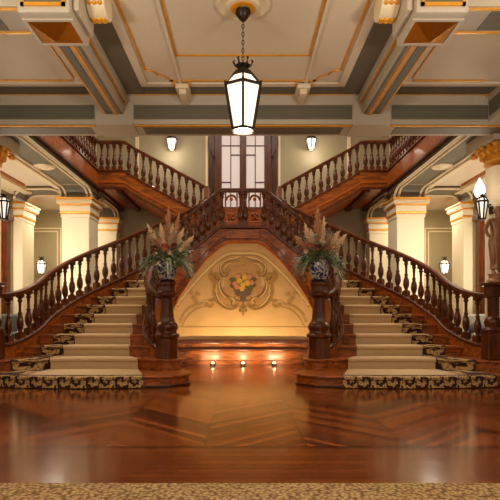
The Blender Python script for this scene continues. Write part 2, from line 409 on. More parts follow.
# ------------------------------------------------------------------ lanterns
def lantern(name,label,cat,c,z_top,z_mid,z_bot,r_up,r_mid,r_bot,hang=None,bracket=None,group=None,mat='lamp',seg=6,crown=True):
    t = thing(name,(c[0],c[1],z_bot),label,cat,group)
    a = PI/seg if seg==6 else PI/4
    fr = MB()
    for k in range(seg):
        w = 2*PI*k/seg+a
        P = lambda r,z: (c[0]+r*math.cos(w),c[1]+r*math.sin(w),z)
        q = max(.0125, r_mid*.07)
        fr.tube([P(r_up,z_top),P(r_mid,z_mid),P(r_bot,z_bot)],q,6)
        w2 = 2*PI*(k+1)/seg+a
        P2 = lambda r,z: (c[0]+r*math.cos(w2),c[1]+r*math.sin(w2),z)
        for r,z in ((r_up,z_top),(r_mid,z_mid),(r_bot,z_bot)): fr.tube([P(r,z),P2(r,z)],q*1.1,6)
        if crown:
            fr.tube([P(r_mid,z_mid),P(r_mid*1.06,z_mid+r_mid*.14)],q*.9,5)
    fr.build('frame','iron',t)
    gl = MB(); n = seg
    gl.lathe([(r_bot*.94,z_bot+.004),(r_mid*.95,z_mid),(r_up*.94,z_top)],(c[0],c[1],0),seg,a)
    gl.f.pop()            # keep top closed by cap below
    gl.build('glass_pane',mat,t)
    cr_ = MB(); hh = r_mid*.7
    cr_.lathe([(r_up*1.05,z_top),(r_up*.9,z_top+hh*.25),(r_up*.5,z_top+hh*.35),(r_up*.45,z_top+hh*.6),(r_up*.75,z_top+hh*.75),(r_up*.3,z_top+hh*.8)],(c[0],c[1],0),seg*2)
    for k in range(seg):
        w=2*PI*k/seg
        cr_.tube([(c[0]+r_up*q*math.cos(w),c[1]+r_up*q*math.sin(w),z_top+hh*z) for q,z in ((.5,.55),(.8,.75),(1.0,1.05),(.85,1.12))],r_up*.1,5)
    cr_.build('crown','iron',t)
    if hang:
        ch = MB(); z=z_top+hh*.8; k=0
        while z < hang-.07:
            dx,dy=(.012,0) if k%2 else (0,.012)
            ch.tube([(c[0]+dx*math.sin(j*PI/3)*1.0,c[1]+dy*math.sin(j*PI/3),z+.02-.026*math.cos(j*PI/3)) for j in range(7)],.0042,5); z+=.04;k+=1
        ch.build('chain','iron',t)
        MB().lathe([(.075,hang),(.075,hang-.03),(.05,hang-.07),(.02,hang-.1)],(c[0],c[1],0),16).build('canopy','iron',t,True)
    if bracket:
        br = MB(); br.tube([bracket,((bracket[0]+c[0])/2,(bracket[1]+c[1])/2,z_mid-.02),(c[0],c[1],z_mid)],.014,6)
        br.lathe([(.045,-.06),(.05,0),(.045,.06)],(bracket[0],bracket[1],bracket[2]),10)
        br.build('bracket','iron',t)
    return t
lantern('pendant_lantern','large six-sided glowing pendant lantern on a long chain','lantern',(0,5.15),3.39,3.27,2.85,.098,.195,.115,hang=CEIL-.07)
for s in (-1,1):
    lantern('wall_lantern','glowing wall lantern on the back wall above the upper %s flight' % side(s),'wall lantern',(1.9 if s>0 else -1.99,14.52),5.88,5.84,5.54,.12,.165,.085,bracket=(1.9 if s>0 else -1.99,BACK,5.7),group='wall lanterns by the window',seg=6,crown=False)
    lantern('wall_lantern','small glowing lantern on the %s aisle wall behind the balustrade' % side(s),'wall lantern',(s*5.62,14.5),2.46,2.36,2.08,.07,.13,.08,bracket=(s*5.62,BACK,2.3),group='aisle wall lanterns')
    lantern('column_lantern','tapered glowing lantern bracketed to the %s round column' % side(s),'wall lantern',(s*3.55,7.72),2.74,2.68,2.42,.05,.08,.04,bracket=(s*3.88,8.1,2.62),group='column lanterns')
t = thing('torch_lamp',(3.62,7.95,2.8),'bright flame-shaped lamp above the right column lantern','lamp')
MB().lathe([(.03,2.78),(.07,2.83),(.085,2.9),(.06,2.98),(.025,3.05),(.004,3.09)],(3.62,7.95,0),16).build('flame_shade','flame',t,True)
MB().lathe([(.02,2.7),(.025,2.74),(.05,2.78),(.03,2.8)],(3.62,7.95,0),12).tube([(3.62,7.95,2.72),(3.75,8.05,2.68),(3.88,8.12,2.72)],.014).build('bracket','iron',t,True)

# ------------------------------------------------------------------ central staircase flights
FR1 = [(4.0,7.3),(3.5,7.2),(2.9,7.1),(2.3,7.06),(1.7,7.08),(1.2,7.13),(.95,7.2),(.81,7.34),(.75,7.5),(.78,7.7),(.9,7.95),(1.1,8.2)]
FR2 = [(4.0,7.5),(3.65,7.56),(3.3,7.75),(2.8,7.95),(2.2,8.0),(1.7,7.97),(1.42,7.84),(1.2,7.74),(1.03,7.77),(.94,7.9),(.93,8.07),(1.02,8.3)]
def smooth2(p,n=5):
    tab={i:q for i,q in enumerate(p)}; return [cr(tab,k/n) for k in range((len(p)-1)*n+1)]
f1 = smooth2(FR1); f2 = smooth2(FR2)
def fy(fr,x):
    for a,c in zip(fr,fr[1:]):
        if a[0]>=x>=c[0] and a[0]!=c[0]: return a[1]+(c[1]-a[1])*(a[0]-x)/(a[0]-c[0])
    return fr[0][1]
def grow(pts,d):     # offset outwards (to the viewer / niche)
    out=[]
    for i,p in enumerate(pts):
        a=pts[max(0,i-1)];c=pts[min(len(pts)-1,i+1)];tx,ty=c[0]-a[0],c[1]-a[1];L=math.hypot(tx,ty) or 1
        out.append((p[0]-ty/L*d,p[1]+tx/L*d))
    return out
def mir(poly,s): return [(s*x,y) for x,y in poly]
for s in (-1,1):
    L = side(s)
    t = thing('staircase',(s*2.3,7.1,0),'%s curved mahogany staircase rising from the parquet to the central landing' % L,'staircase','lower stair flights')
    back = [I(3),O(3),(3.9,8.0)]
    # two shaped curtail steps
    for k,(fr,mat) in enumerate(((f1,'mahog_x'),(f2,'mahog_x'))):
        z=R*(k+1)
        bk=[(1.2,8.42),(3.5,8.4),(3.86,7.88)] if k==1 else [(1.3,8.3),(3.5,8.3),(3.86,7.86)]
        MB().prism(mir(grow(fr,-.03)+bk,s),R*k,z-.035).build('riser',mat,t)
        MB().prism(mir(fr+bk,s),z-.035,z).build('tread',mat,t,bevel=.012)
        if k==0: MB().prism(mir(grow(fr,-.012)+bk,s),0,.035).build('base_moulding','mahog_dark',t,bevel=.01)
    for i in range(3,16):
        z=i*R; a=I(i); c=O(i); n=4
        front=[a,c]; ux,uy=c[0]-a[0],c[1]-a[1]; l=math.hypot(ux,uy); nx,ny=uy/l,-ux/l
        fa=(a[0]+nx*.035,a[1]+ny*.035); fo=(c[0]+nx*.035,c[1]+ny*.035)
        pin=[I(i+q/n) for q in range(n+1)]; pout=[O(i+q/n) for q in range(n+1)]
        poly=[fo,fa]+pin[1:]+pout[:0:-1]
        MB().prism(mir(poly,s),z-.035,z).build('tread','mahog_x',t,bevel=.01)
        e=.02
        MB().prism(mir([a,c,(c[0]-nx*e,c[1]-ny*e),(a[0]-nx*e,a[1]-ny*e)],s),z-R-.01,z-.03).build('riser','mahog_x',t)
    # last riser into the landing
    a=I(16);c=O(16); MB().prism(mir([a,c,(c[0]-.02,c[1]),(a[0]-.02,a[1])],s),15*R,16*R-.02).build('riser','mahog_x',t)
    # outer closed string with moulded capping
    pth=[(s*3.73,7.82,.55)]+[(s*O(q)[0],O(q)[1],SO(q)) for q in [2+k*.2 for k in range(71)]]
    MB().sweep(pth,[(-.05,-.02),(-.05,-.62),(.05,-.62),(.05,-.02)]).build('outer_string','mahog_x',t,True)
    MB().sweep(pth,[(-.075,-.03),(-.075,0),(-.05,.018),(.05,.018),(.075,0),(.075,-.03),(.05,-.05),(-.05,-.05)]).build('string_capping','mahog',t,True)
    # under-skirt of the outer string down to the floor
    MB().sweep([(p[0],p[1],0) for p in pth][:52:3],[(-.03,0),(.03,0),(.03,.3),(-.03,.3)]).build('outer_skirt','mahog_x',t,True)

# inner string: fascia with its own lower edge, across the landing
def lower_edge(x):
    x=abs(x)
    tab=[(0,2.41),(.37,2.41),(.74,2.07),(1.06,1.65),(1.3,1.3),(1.45,1.0),(1.6,.6),(1.7,.3)]
    for a,c in zip(tab,tab[1:]):
        if a[0]<=x<=c[0]: return a[1]+(c[1]-a[1])*(x-a[0])/(c[0]-a[0])
    return .3
full=[]        # left newel -> landing -> right newel : x,y,string top
ts=[2.1+k*.1 for k in range(140)]
for q in ts: full.append((-I(q)[0],I(q)[1],S(q)))
full=[p for p in full]
mid=[(-.46,10.44,S(16)),(-.3,10.44,S(16)),(0,10.44,S(16)),(.3,10.44,S(16)),(.46,10.44,S(16))]
full=full[:-1]+mid+[(-x,y,z) for x,y,z in reversed(full[:-1])]
def tan_n(path,i):
    a=path[max(0,i-1)];c=path[min(len(path)-1,i+1)];tx,ty=c[0]-a[0],c[1]-a[1];l=math.hypot(tx,ty) or 1
    return -ty/l,tx/l
def lowz(i):
    x,y,z=full[i]
    k=min(i,len(full)-1-i)
    return lower_edge(x) if y>10.05 else max(.2, z-.82-(10.05-y)*.1-(.4 if y<9.3 else 0))
land = thing('central_landing',(0,10.44,0),'mahogany landing and fascia over the painted mural joining both flights','landing')
fm=MB(); vs=[];fs=[]
for i,(x,y,z) in enumerate(full):
    nx,ny=tan_n(full,i); zl=lowz(i)
    for u,w in ((-.05,z-.02),(-.05,zl),(.05,zl),(.05,z-.02)): vs.append((x+nx*u,y+ny*u,w))
for i in range(len(full)-1):
    for k in range(4): fs.append((i*4+k,i*4+(k+1)%4,i*4+4+(k+1)%4,i*4+4+k))
fm.add(vs,fs).build('fascia','mahog_x',land,True)
MB().sweep(full,[(-.085,-.03),(-.085,0),(-.06,.018),(.06,.018),(.085,0),(.085,-.03),(.05,-.055),(-.05,-.055)]).build('fascia_capping','mahog',land,True)
for du,dz,nm,mt,h in ((-.085,0,'lower_moulding','soffit_wood',.05),(-.07,.16,'middle_moulding','mahog_x',.035)):
    pts=[(x,y,lowz(i)+dz*(1 if y>10.05 else 1)) for i,(x,y,z) in enumerate(full) if y>9.9 or True]
    MB().sweep(pts,[(du,0),(du-.012,h*.5),(du,h),(-.04,h),(-.04,0)]).build(nm,mt,land,True)
MB().box(-.34,.34,10.335,10.36,2.49,2.66).build('fascia_panel','mahog_x',land,bevel=.012)
MB().prism([(-.46,10.44),(.46,10.44),(.8,11.32),(.8,11.4),(-.8,11.4),(-.8,11.32)],16*R-.1,16*R).build('landing_floor','mahog_x',land)
for k,y in enumerate((11.4,11.75,12.1)):
    MB().box(-.86,.86,y-.02,(y+.35 if k<2 else BACK-.01),16*R+R*k-.02,16*R+R*(k+1)).build('step','mahog_x',land,bevel=.01)

# mural wall, wood plinth
mw=MB(); vs=[];fs=[]; wp=[p for p in full if p[1]>8.2]
idx=[i for i,p in enumerate(full) if p[1]>9.0]
for i in idx:
    x,y,z=full[i]; nx,ny=tan_n(full,i)
    for u,w in ((.02,0),(.02,lowz(i)+.1),(.12,lowz(i)+.1),(.12,0)): vs.append((x+nx*u,y+ny*u,w))
for j in range(len(idx)-1):
    for k in range(4): fs.append((j*4+k,j*4+(k+1)%4,j*4+4+(k+1)%4,j*4+4+k))
mw.add(vs,fs); struct(mw.build('wall_center','wallmural',None,True),'golden plaster wall under the landing')
pl=[(p[0],p[1],0) for p in full if p[1]>9.3]
pt=thing('wall_plinth',(0,10.2,0),'stepped glossy wood plinth along the foot of the mural wall','plinth')
MB().sweep(pl,[(.02,0),(-.2,0),(-.2,.06),(-.18,.08),(-.18,.25),(-.2,.27),(.02,.27)]).build('lower_board','mahog_x',pt,True)
MB().sweep(pl,[(.02,.27),(-.11,.27),(-.11,.40),(.02,.40)]).build('upper_board','mahog_x',pt,True)
MB().sweep(pl,[(.02,.40),(-.125,.40),(-.135,.43),(-.125,.46),(-.03,.475),(.02,.48)]).build('top_ledge','mahog',pt,True)
MB().sweep(pl,[(-.17,.265),(-.22,.265),(-.225,.285),(-.22,.3),(-.15,.3)]).build('middle_ledge','mahog',pt,True)
for k,x in enumerate((-.58,0,.6)):
    t=thing('floor_uplight',(x,9.97,0),'small glowing round uplight on the parquet %s' % ('left of centre','in the centre','right of centre')[k]+' before the plinth','uplight','floor uplights')
    MB().lathe([(.05,0),(.05,.02),(.04,.05),(.03,.05)],(x,9.97,0),14).build('housing','iron',t)
    MB().ball((x,9.96,.055),.028,.02).build('lens','uplight',t,True)

# mural painting (flat paint on the wall)
def wy(x):
    x=abs(x); best=min((p for p in full if p[1]>10.0),key=lambda p:abs(abs(p[0])-x)); return best[1]
def PX(px,py): return (.02*(px-243)*1.0,1.07+(310-py)*.02)
def ribbon(pts,w,lay=0):
    vs=[];fs=[];n=len(pts)
    for i,(x,z) in enumerate(pts):
        a=pts[max(0,i-1)];c=pts[min(n-1,i+1)];tx,tz=c[0]-a[0],c[1]-a[1];l=math.hypot(tx,tz) or 1
        ww=w(i/(n-1)) if callable(w) else w
        for q in (-1,1): 
            xx=x-tz/l*ww*q; vs.append((xx,wy(xx)+.013-lay*.002,z+tx/l*ww*q))
    fs=[(2*i,2*i+1,2*i+3,2*i+2) for i in range(n-1)]
    return vs,fs
def blob(cx,cz,rx,rz,lay=0,n=20,wob=0):
    vs=[]
    for k in range(n):
        a=2*PI*k/n; q=1+wob*math.sin(5*a+cx*9)
        x=cx+rx*q*math.cos(a); vs.append((x,wy(x)+.013-lay*.002,cz+rz*q*math.sin(a)))
    return vs,[tuple(range(n))]
def spl(pts,n=8):
    tab={i:q for i,q in enumerate(pts)}; return [cr(tab,k/n) for k in range((len(pts)-1)*n+1)]
LAY=[0]
mt=thing('mural_painting',(0,10.44,1.3),'painted mural of an urn of flowers in a scrolled cartouche on golden plaster','mural')
def paint(name,mat,items):
    for vs,fs in items:
        LAY[0]+=1; d=LAY[0]*.00006
        MB().add([(x,y-d,z) for x,y,z in vs],fs).build(name,mat,mt)
def both(f): return [f(1),f(-1)]
def px_list(s,l): return [((s*.02*(243-a)),1.07+(310-c)*.02) for a,c in l]
# pale arch line following the fascia
arch=[(243,253),(232,253),(224,255.5),(214,263),(200,277),(187,292),(178,305)]
paint('arch_line','p_line',both(lambda s:ribbon(spl(px_list(s,arch)),.022,1)))
paint('arch_shadow_line','p_fine',both(lambda s:ribbon(spl(px_list(s,[(a,c+2.2) for a,c in arch])),.01,1)))
paint('lower_line','p_fine',[ribbon([(-1.3+.1*k,1.07-17*.02) for k in range(27)],.008,1)])
paint('side_scroll','p_fine',both(lambda s:ribbon(spl(px_list(s,[(180,322),(186,311),(196,305),(206,303),(214,301)])),lambda u:.022,1))+
   both(lambda s:ribbon(spl(px_list(s,[(182,327),(188,316),(197,309),(208,306)])),.008,1))+
   [blob(s*.02*(243-a),1.07+(310-c)*.02,.05,.04,1,14,.3) for s in (-1,1) for a,c in ((194,298),(198,294),(191,293),(196,301))])
paint('cartouche_ground','p_shade',[blob(0,1.5+.07,.36,.42,1,28,.04),blob(0,1.95,.3,.14,1,20,.08)]+[blob(s*.32,1.36,.2,.17,1,20,.1) for s in (-1,1)])
sc_=[]
for s in (-1,1):
    for l,w in (([(233,262),(226,263),(222,268),(224,273),(229,271),(227,267)],.02),
                ([(221,273),(218,280),(219,288),(224,295),(232,300),(238,303)],.05),
                ([(216,283),(214,291),(217,300),(224,306),(233,308),(238,304),(234,300)],.045),
                ([(220,285),(214,282),(212,277),(217,275),(219,279)],.035),
                ([(218,301),(211,301),(206,304),(210,307),(214,304)],.025),
                ([(243,316),(241,310),(238,304)],.015),
                ([(213,270),(209,276),(212,282)],.02)):
        sc_.append(ribbon(spl(px_list(s,l)),lambda u,w=w:w*(.35+.65*math.sin(PI*min(1,u*.9+.08))),3))
paint('scrollwork','p_scroll',sc_)
sh=[]
for s in (-1,1):
    for l,w in (([(240,258),(232,260),(225,262),(220,268),(222,276),(228,274),(225,268)],.014),([(223,275),(220,284),(224,293),(233,299),(240,301)],.02),([(215,292),(219,303),(229,309),(238,306)],.016),
       ([(221,280),(216,279),(214,275)],.016),([(236,296),(231,302),(234,307),(238,303)],.012)):
        sh.append(ribbon(spl(px_list(s,l)),lambda u,w=w:w*(.4+.6*math.sin(PI*u)),4))
paint('scroll_shading','p_brown',sh)
hl=[]
for s in (-1,1):
    for l in ([(241,256),(233,258),(226,260.5),(220.5,266),(221,273)],[(222,277),(219,284),(221,292),(226,298)],[(216.5,284),(216,292),(219,300),(226,306.5)],[(232,263),(227,264.5),(224,269)],
              [(229,297),(234,300),(233,304)],[(210,303),(206,301),(203,304)]):
        hl.append(ribbon(spl(px_list(s,l)),lambda u:.009*(.4+.6*math.sin(PI*u)),4))
paint('scroll_highlight','p_line',hl)
paint('crest_shell','p_fine',[blob(0,2.07,.07,.09,3,16,.15)]+[blob(s*.1,2.0,.06,.04,3,14,.2) for s in (-1,1)])
paint('painted_urn','p_urn',[blob(0,1.41,.17,.075,4),blob(0,1.325,.07,.05,4),ribbon([(0,1.33),(0,1.24)],lambda u:.03+.05*u*u,4),blob(0,1.46,.2,.03,4)])
paint('painted_leaves','p_leaf',[blob(x,z,.07,.045,4,12,.25) for x,z in ((-.2,1.56),(.2,1.57),(-.12,1.5),(.13,1.5),(0,1.72),(-.2,1.68),(.21,1.68),(0,1.54))])
paint('yellow_blooms','p_yel',[blob(x,z,.055,.055,5,14,.15) for x,z in ((-.07,1.66),(.03,1.73),(0,1.57),(.09,1.62),(-.02,1.5))])
paint('pink_blooms','p_pink',[blob(x,z,.055,.05,5,14,.15) for x,z in ((-.16,1.6),(.17,1.62),(-.1,1.74),(-.12,1.53),(.12,1.73))])
paint('pendant_drop','p_brown',[ribbon([(0,1.24),(0,.98)],lambda u:.012,4)]+[blob(s*.03*k,1.2-.07*k,.025,.03,4,10,.2) for k in (0,1,2) for s in (-1,1)])

# ------------------------------------------------------------------ stair runners
def grid(name,rows,uvs,mat,parent):
    off=WO[parent.name]; vs=[p for r in rows for p in r]; m=len(rows[0]); fs=[]
    for i in range(len(rows)-1):
        for k in range(m-1): fs.append((i*m+k,i*m+k+1,(i+1)*m+k+1,(i+1)*m+k))
    me=bpy.data.meshes.new(name); me.from_pydata([(a-off[0],b_-off[1],c-off[2]) for a,b_,c in vs],[],fs)
    uv=[q for r in uvs for q in r]; l=me.uv_layers.new(name='UVMap')
    for p in me.polygons:
        for li,vi in zip(p.loop_indices,p.vertices): l.data[li].uv=uv[vi]
    me.materials.append(M[mat]); o=bpy.data.objects.new(name,me); C.objects.link(o); o.parent=parent
    md=o.modifiers.new('thick','SOLIDIFY'); md.thickness=.008; md.offset=0
    return o
CIx={1:1.36,2:1.6,3:1.81,4:1.86,5:1.89,6:1.885,7:1.84,8:1.79}
COx={1:3.5,2:3.42,3:3.22,4:3.14,5:3.08,6:2.99,7:2.87,8:2.75}
def nose(i,x):   # point on nosing line i at abscissa x
    if i==1: return (x,fy(f1,x))
    if i==2: return (x,fy(f2,x))
    a=I(i);c=O(i);f=(x-a[0])/(c[0]-a[0]); return (x,a[1]+(c[1]-a[1])*f)
def cx(i):
    if i in CIx: return CIx[i],COx[i]
    a=I(i);c=O(i); return a[0]+(c[0]-a[0])*.15,a[0]+(c[0]-a[0])*.9
def dirn(i):
    if i<=2: return (0,-1)
    a=I(i);c=O(i);l=math.hypot(c[0]-a[0],c[1]-a[1]); return ((c[1]-a[1])/l,-(c[0]-a[0])/l)
for s in (-1,1):
    L=side(s)
    t=thing('stair_runner',(s*2.4,7.1,0),'beige stair carpet with maroon scrolled border on the %s staircase' % L,'carpet','stair runners')
    def line(i,f0,f1_,n,z,d):
        xi,xo=cx(i); out=[]
        for k in range(n+1):
            f=f0+(f1_-f0)*k/n; x=xi+(xo-xi)*f; p=nose(i,x); dx,dy=dirn(i); out.append((s*(p[0]+dx*d),p[1]+dy*d,z))
        return out
    def bw(i): xi,xo=cx(i); return 1-min(.42,(.36 if i>2 else .5)/(xo-xi))
    rf=[];uf=[];rb=[];ub=[];v=0
    for i in range(1,17):
        nxt=i+1 if i<16 else None
        seq=[]
        if i>1: seq=[(i,(i-1)*R+.008,.018),(i,i*R-.05,.018),(i,i*R-.038,.048)]
        else: seq=[(1,R-.038,.048)]
        seq+=[(i,i*R-.008,.052),(i,i*R+.008,.036)]
        for (q,z,d) in seq:
            w=bw(q)
            rf.append(line(q,0,w,10,z,d)); uf.append([(k/10,v) for k in range(11)])
            rb.append(line(q,w,1,5,z,d)); ub.append([(v,k/5) for k in range(6)])
            v+=.37
    grid('field',rf,uf,'carpet',t); grid('side_border',rb,ub,'border',t)
    rows=[line(1,0,1,24,z,.022 if z<.12 else d) for z,d in ((.006,.02),(.06,.02),(R-.05,.02),(R-.034,.05),(R-.006,.055),(R+.009,.03))]
    ex=[]
    for k in range(25):
        p=rows[-1][k]; ex.append((p[0],p[1]+.1,R+.009))
    rows.append(ex)
    vv=[0,.25,.5,.62,.72,.85,1.25]
    grid('front_border',rows,[[(k/24*11,q) for k in range(25)] for q in vv],'border',t)

# ------------------------------------------------------------------ balustrades
def baluster_mesh():
    m=MB()
    a=.052
    m.box(-a,a,-a,a,-.07,.13)
    m.lathe([(.05,.13),(.052,.145),(.03,.165),(.028,.18),(.044,.22),(.056,.29),(.057,.36),(.05,.43),(.034,.5),(.026,.53),(.036,.55),(.036,.57),(.024,.59),
             (.022,.7),(.026,.8),(.03,.83),(.044,.845),(.044,.865),(.03,.88),(.034,.9),(.05,.925)],seg=10)
    m.box(-.046,.046,-.046,.046,.925,1.03)
    me=bpy.data.meshes.new('baluster'); me.from_pydata(m.v,[],m.f)
    for p in me.polygons: p.use_smooth=True
    try: me.set_sharp_from_angle(angle=.6)
    except Exception: pass
    bm=bmesh.new(); bm.from_mesh(me); bmesh.ops.recalc_face_normals(bm,faces=bm.faces); bm.to_mesh(me); bm.free()
    me.materials.append(M['mahog']); return me
BAL=baluster_mesh()
def add_bal(par,x,y,z0,z1,rz=0,w=1):
    o=bpy.data.objects.new('baluster',BAL); C.objects.link(o); o.parent=par; off=WO[par.name]
    o.location=(x-off[0],y-off[1],z0-off[2]); o.scale=(w,w,(z1-z0)); o.rotation_euler=(0,0,rz)
RAIL=[(-.05,-.075),(-.06,-.05),(-.055,-.015),(-.03,0),(.03,0),(.055,-.015),(.06,-.05),(.05,-.075)]
def ang(p,q): return math.atan2(q[1]-p[1],q[0]-p[0])
for s in (-1,1):
    L=side(s)
    t=thing('outer_balustrade',(s*3.7,7.9,.55),'long curved mahogany balustrade on the outer side of the %s staircase' % L,'balustrade','outer balustrades')
    H=.78
    pth=[(s*3.73,7.78,.55+.77)]+[(s*O(q)[0],O(q)[1],SO(q)+H) for q in [2+k*.2 for k in range(71)]]
    pth+=[(s*.8,11.45,S(16)+H+.02),(s*.82,11.75,3.72),(s*.84,12.1,3.9),(s*.86,12.3,4.0)]
    MB().sweep(pth,RAIL).build('handrail','mahog',t,True)
    st=[(s*.8,11.32,S(16)),(s*.81,11.6,2.9),(s*.83,11.9,3.07),(s*.86,12.3,3.26)]
    MB().sweep(st,[(-.05,0),(-.05,-.5),(.05,-.5),(.05,0)]).build('upper_string','mahog_x',t,True)
    bs=[1.62+.0]  # first by the newel
    for q in [2.15,2.85]+[3.4+k*.5 for k in range(26)]:
        p=O(q); p2=O(q+.05); add_bal(t,s*p[0],p[1],SO(q)+.01,SO(q)+H-.07,ang((s*p[0],p[1]),(s*p2[0],p2[1])))
    for k in range(4):
        f=k/4; y=11.5+.22*k; z=2.83+.125*k; add_bal(t,s*.82,y,z,z+.62)
    # upper flight balustrade
    t=thing('upper_balustrade',(s*.9,12.4,3.2),'straight mahogany balustrade of the upper %s flight and gallery' % L,'balustrade','upper balustrades')
    def us(x): return 3.3+.1+(x-.9)*R/.305 - .08
    pts=[(.86,12.3,3.28),(.9,12.38,3.31),(1.0,12.4,us(1.0)),(1.8,12.4,us(1.8)),(2.6,12.4,us(2.6)),(2.8,12.4,GAL+.09),(2.95,12.4,GAL+.1),(XF-.06,12.4,GAL+.1),(XF,12.34,GAL+.1),(XF,9.5,GAL+.1),(XF,BEAM1,GAL+.1)]
    P=[(s*x,y,z) for x,y,z in pts]
    MB().sweep([(x,y,z+.72) for x,y,z in P],RAIL).build('handrail','mahog',t,True)
    MB().sweep(P[:8],[(-.05,0),(-.05,-.46),(.05,-.46),(.05,0)]).build('string','mahog_x',t,True)
    MB().sweep(P[:8],[(-.075,-.03),(-.075,0),(-.05,.018),(.05,.018),(.075,0),(.075,-.03)]).build('string_capping','mahog',t,True)
    MB().sweep([(x,y,z-.30) for x,y,z in P[:8]],[(-.07,0),(-.07,.05),(.07,.05),(.07,0)]).build('string_moulding','soffit_wood',t,True)
    MB().sweep([(x,y,z-.46) for x,y,z in P[:8]],[(-.075,0),(-.075,.06),(.075,.06),(.075,0)]).build('string_lower_moulding','mahog',t,True)
    x=1.0
    while x<2.85:
        add_bal(t,s*x,12.4,min(us(x),GAL+.1)+.01,min(us(x),GAL+.1)+.65); x+=.172
    for k in range(4): add_bal(t,s*(2.92+.15*k),12.4,GAL+.11,GAL+.75)
    y=12.2
    while y>BEAM1+.1:
        add_bal(t,s*XF,y,GAL+.11,GAL+.75,PI/2); y-=.2
    # upper flight itself
    t=thing('upper_staircase',(s*.9,12.4,3.1),'upper %s wooden flight climbing along the back wall to the gallery' % L,'staircase','upper stair flights')
    for k in range(7):
        x0,x1=sorted((s*(.9+.305*k),s*(.9+.305*(k+1) if k<6 else XF))); z=3.135+R*(k+1)
        MB().box(x0,x1,12.42,BACK-.01,z-.26 if k<6 else z-.2,z).build('step' if k<6 else 'top_platform','mahog_x',t)
    MB().prism_y([(s*.86,3.0),(s*.86,2.85),(s*2.9,3.95),(s*2.75,4.02)],12.42,BACK-.01).build('soffit','soffit_wood',t)
    x0,x1=sorted((s*2.75,s*XF)); MB().box(x0,x1,12.36,BACK-.01,3.93,4.1).build('platform_soffit','soffit_wood',t)
    bm_=MB()
    for x in (2.9,3.35): 
        x0,x1=sorted((s*x,s*(x+.12))); bm_.box(x0,x1,12.36,BACK-.01,3.86,3.94)
    bm_.build('platform_beam','mahog',t)

# central balustrade between the two vase newels
t=thing('central_balustrade',(0,10.44,2.7),'central mahogany balustrade rising from both vase newels and level over the mural','balustrade')
H=.77
rail=[(x,y,z+H+(.1*max(0,(4-((z-.1)/R)))/2)) for x,y,z in full]
MB().sweep(rail,RAIL).build('handrail','mahog',t,True)
for s in (-1,1):
    q=2.75
    while q<16:
        p=I(q);p2=I(q+.05); add_bal(t,s*p[0],p[1],S(q)+.01,S(q)+H-.07+(.1*max(0,4-q)/2),ang((s*p[0],p[1]),(s*p2[0],p2[1])),.92); q+=.5 if q<9 else .62
for x in (-.42,-.05,.05,.42): add_bal(t,x,10.44,S(16)+.01,S(16)+H-.07)
for s in (-1,1):
    c=(s*.235,10.44)
    m=MB(); z0=S(16)
    m.box(c[0]-.13,c[0]-.1,10.42,10.46,z0,z0+H-.06); m.box(c[0]+.1,c[0]+.13,10.42,10.46,z0,z0+H-.06)
    m.box(c[0]-.1,c[0]+.1,10.42,10.46,z0+.32,z0+.37); m.box(c[0]-.1,c[0]+.1,10.42,10.46,z0+.02,z0+.07)
    for k in range(12):
        a0=PI*k/12;a1=PI*(k+1)/12
        m.tube([(c[0]+.1*math.cos(a0),10.44,z0+.53+.1*math.sin(a0)),(c[0]+.1*math.cos(a1),10.44,z0+.53+.1*math.sin(a1))],.022,6)
    for a0 in (PI/4,3*PI/4,5*PI/4,7*PI/4):
        m.ball((c[0]+.05*math.cos(a0),10.44,z0+.2+.06*math.sin(a0)),.04,.045)
    pp=m.build('pierced_panel','mahog_x',t,True)
    k_=MB().ball((c[0],10.41,z0+.55),.035,.04); k_.ball((c[0],10.40,z0+.2),.025); k_.build('carved_knob','soffit_wood',pp,True)

# ------------------------------------------------------------------ newels, vases, flowers
def newel(s,x,y,z0,label,outer=False):
    t=thing('newel_post',(x,y,z0),label,'newel post','outer newels' if outer else 'vase newels')
    if outer:
        m=MB().box(x-.13,x+.13,y-.13,y+.13,z0,z0+.42); m.build('base_block','mahog',t,bevel=.015)
        MB().lathe([(.15,z0+.42),(.16,z0+.45),(.11,z0+.49),(.13,z0+.55),(.12,z0+.6),(.08,z0+.64),(.085,z0+.9),(.09,z0+.95)],(x,y,0),12).build('shaft','mahog',t,True)
        MB().box(x-.1,x+.1,y-.1,y+.1,z0+.93,z0+1.1).build('cap_block','mahog',t,bevel=.01)
        MB().box(x-.145,x+.145,y-.145,y+.145,z0+1.1,z0+1.15).build('cap','mahog',t,bevel=.015)
        return t
    MB().lathe([(.178,z0),(.178,z0+.3),(.165,z0+.315)],(x,y,0),8,PI/8).build('base_block','mahog',t)
    MB().lathe([(.165,z0+.31),(.19,z0+.33),(.19,z0+.36),(.15,z0+.39),(.145,z0+.42),(.165,z0+.45),(.17,z0+.49),(.145,z0+.54),(.12,z0+.56)],(x,y,0),24).build('base_moulding','mahog',t,True)
    MB().lathe([(.13,z0+.55),(.112,z0+.62),(.1,z0+.75),(.096,z0+.92)],(x,y,0),8,PI/8).build('shaft','mahog',t)
    MB().lathe([(.1,z0+.92),(.13,z0+.94),(.17,z0+.965),(.172,z0+1.0),(.13,z0+1.03)],(x,y,0),24).build('capital','mahog',t,True)
    MB().lathe([(.14,z0+1.02),(.135,z0+1.1),(.15,z0+1.13),(.15,z0+1.165)],(x,y,0),8,PI/8).build('top_block','mahog',t)
    return t
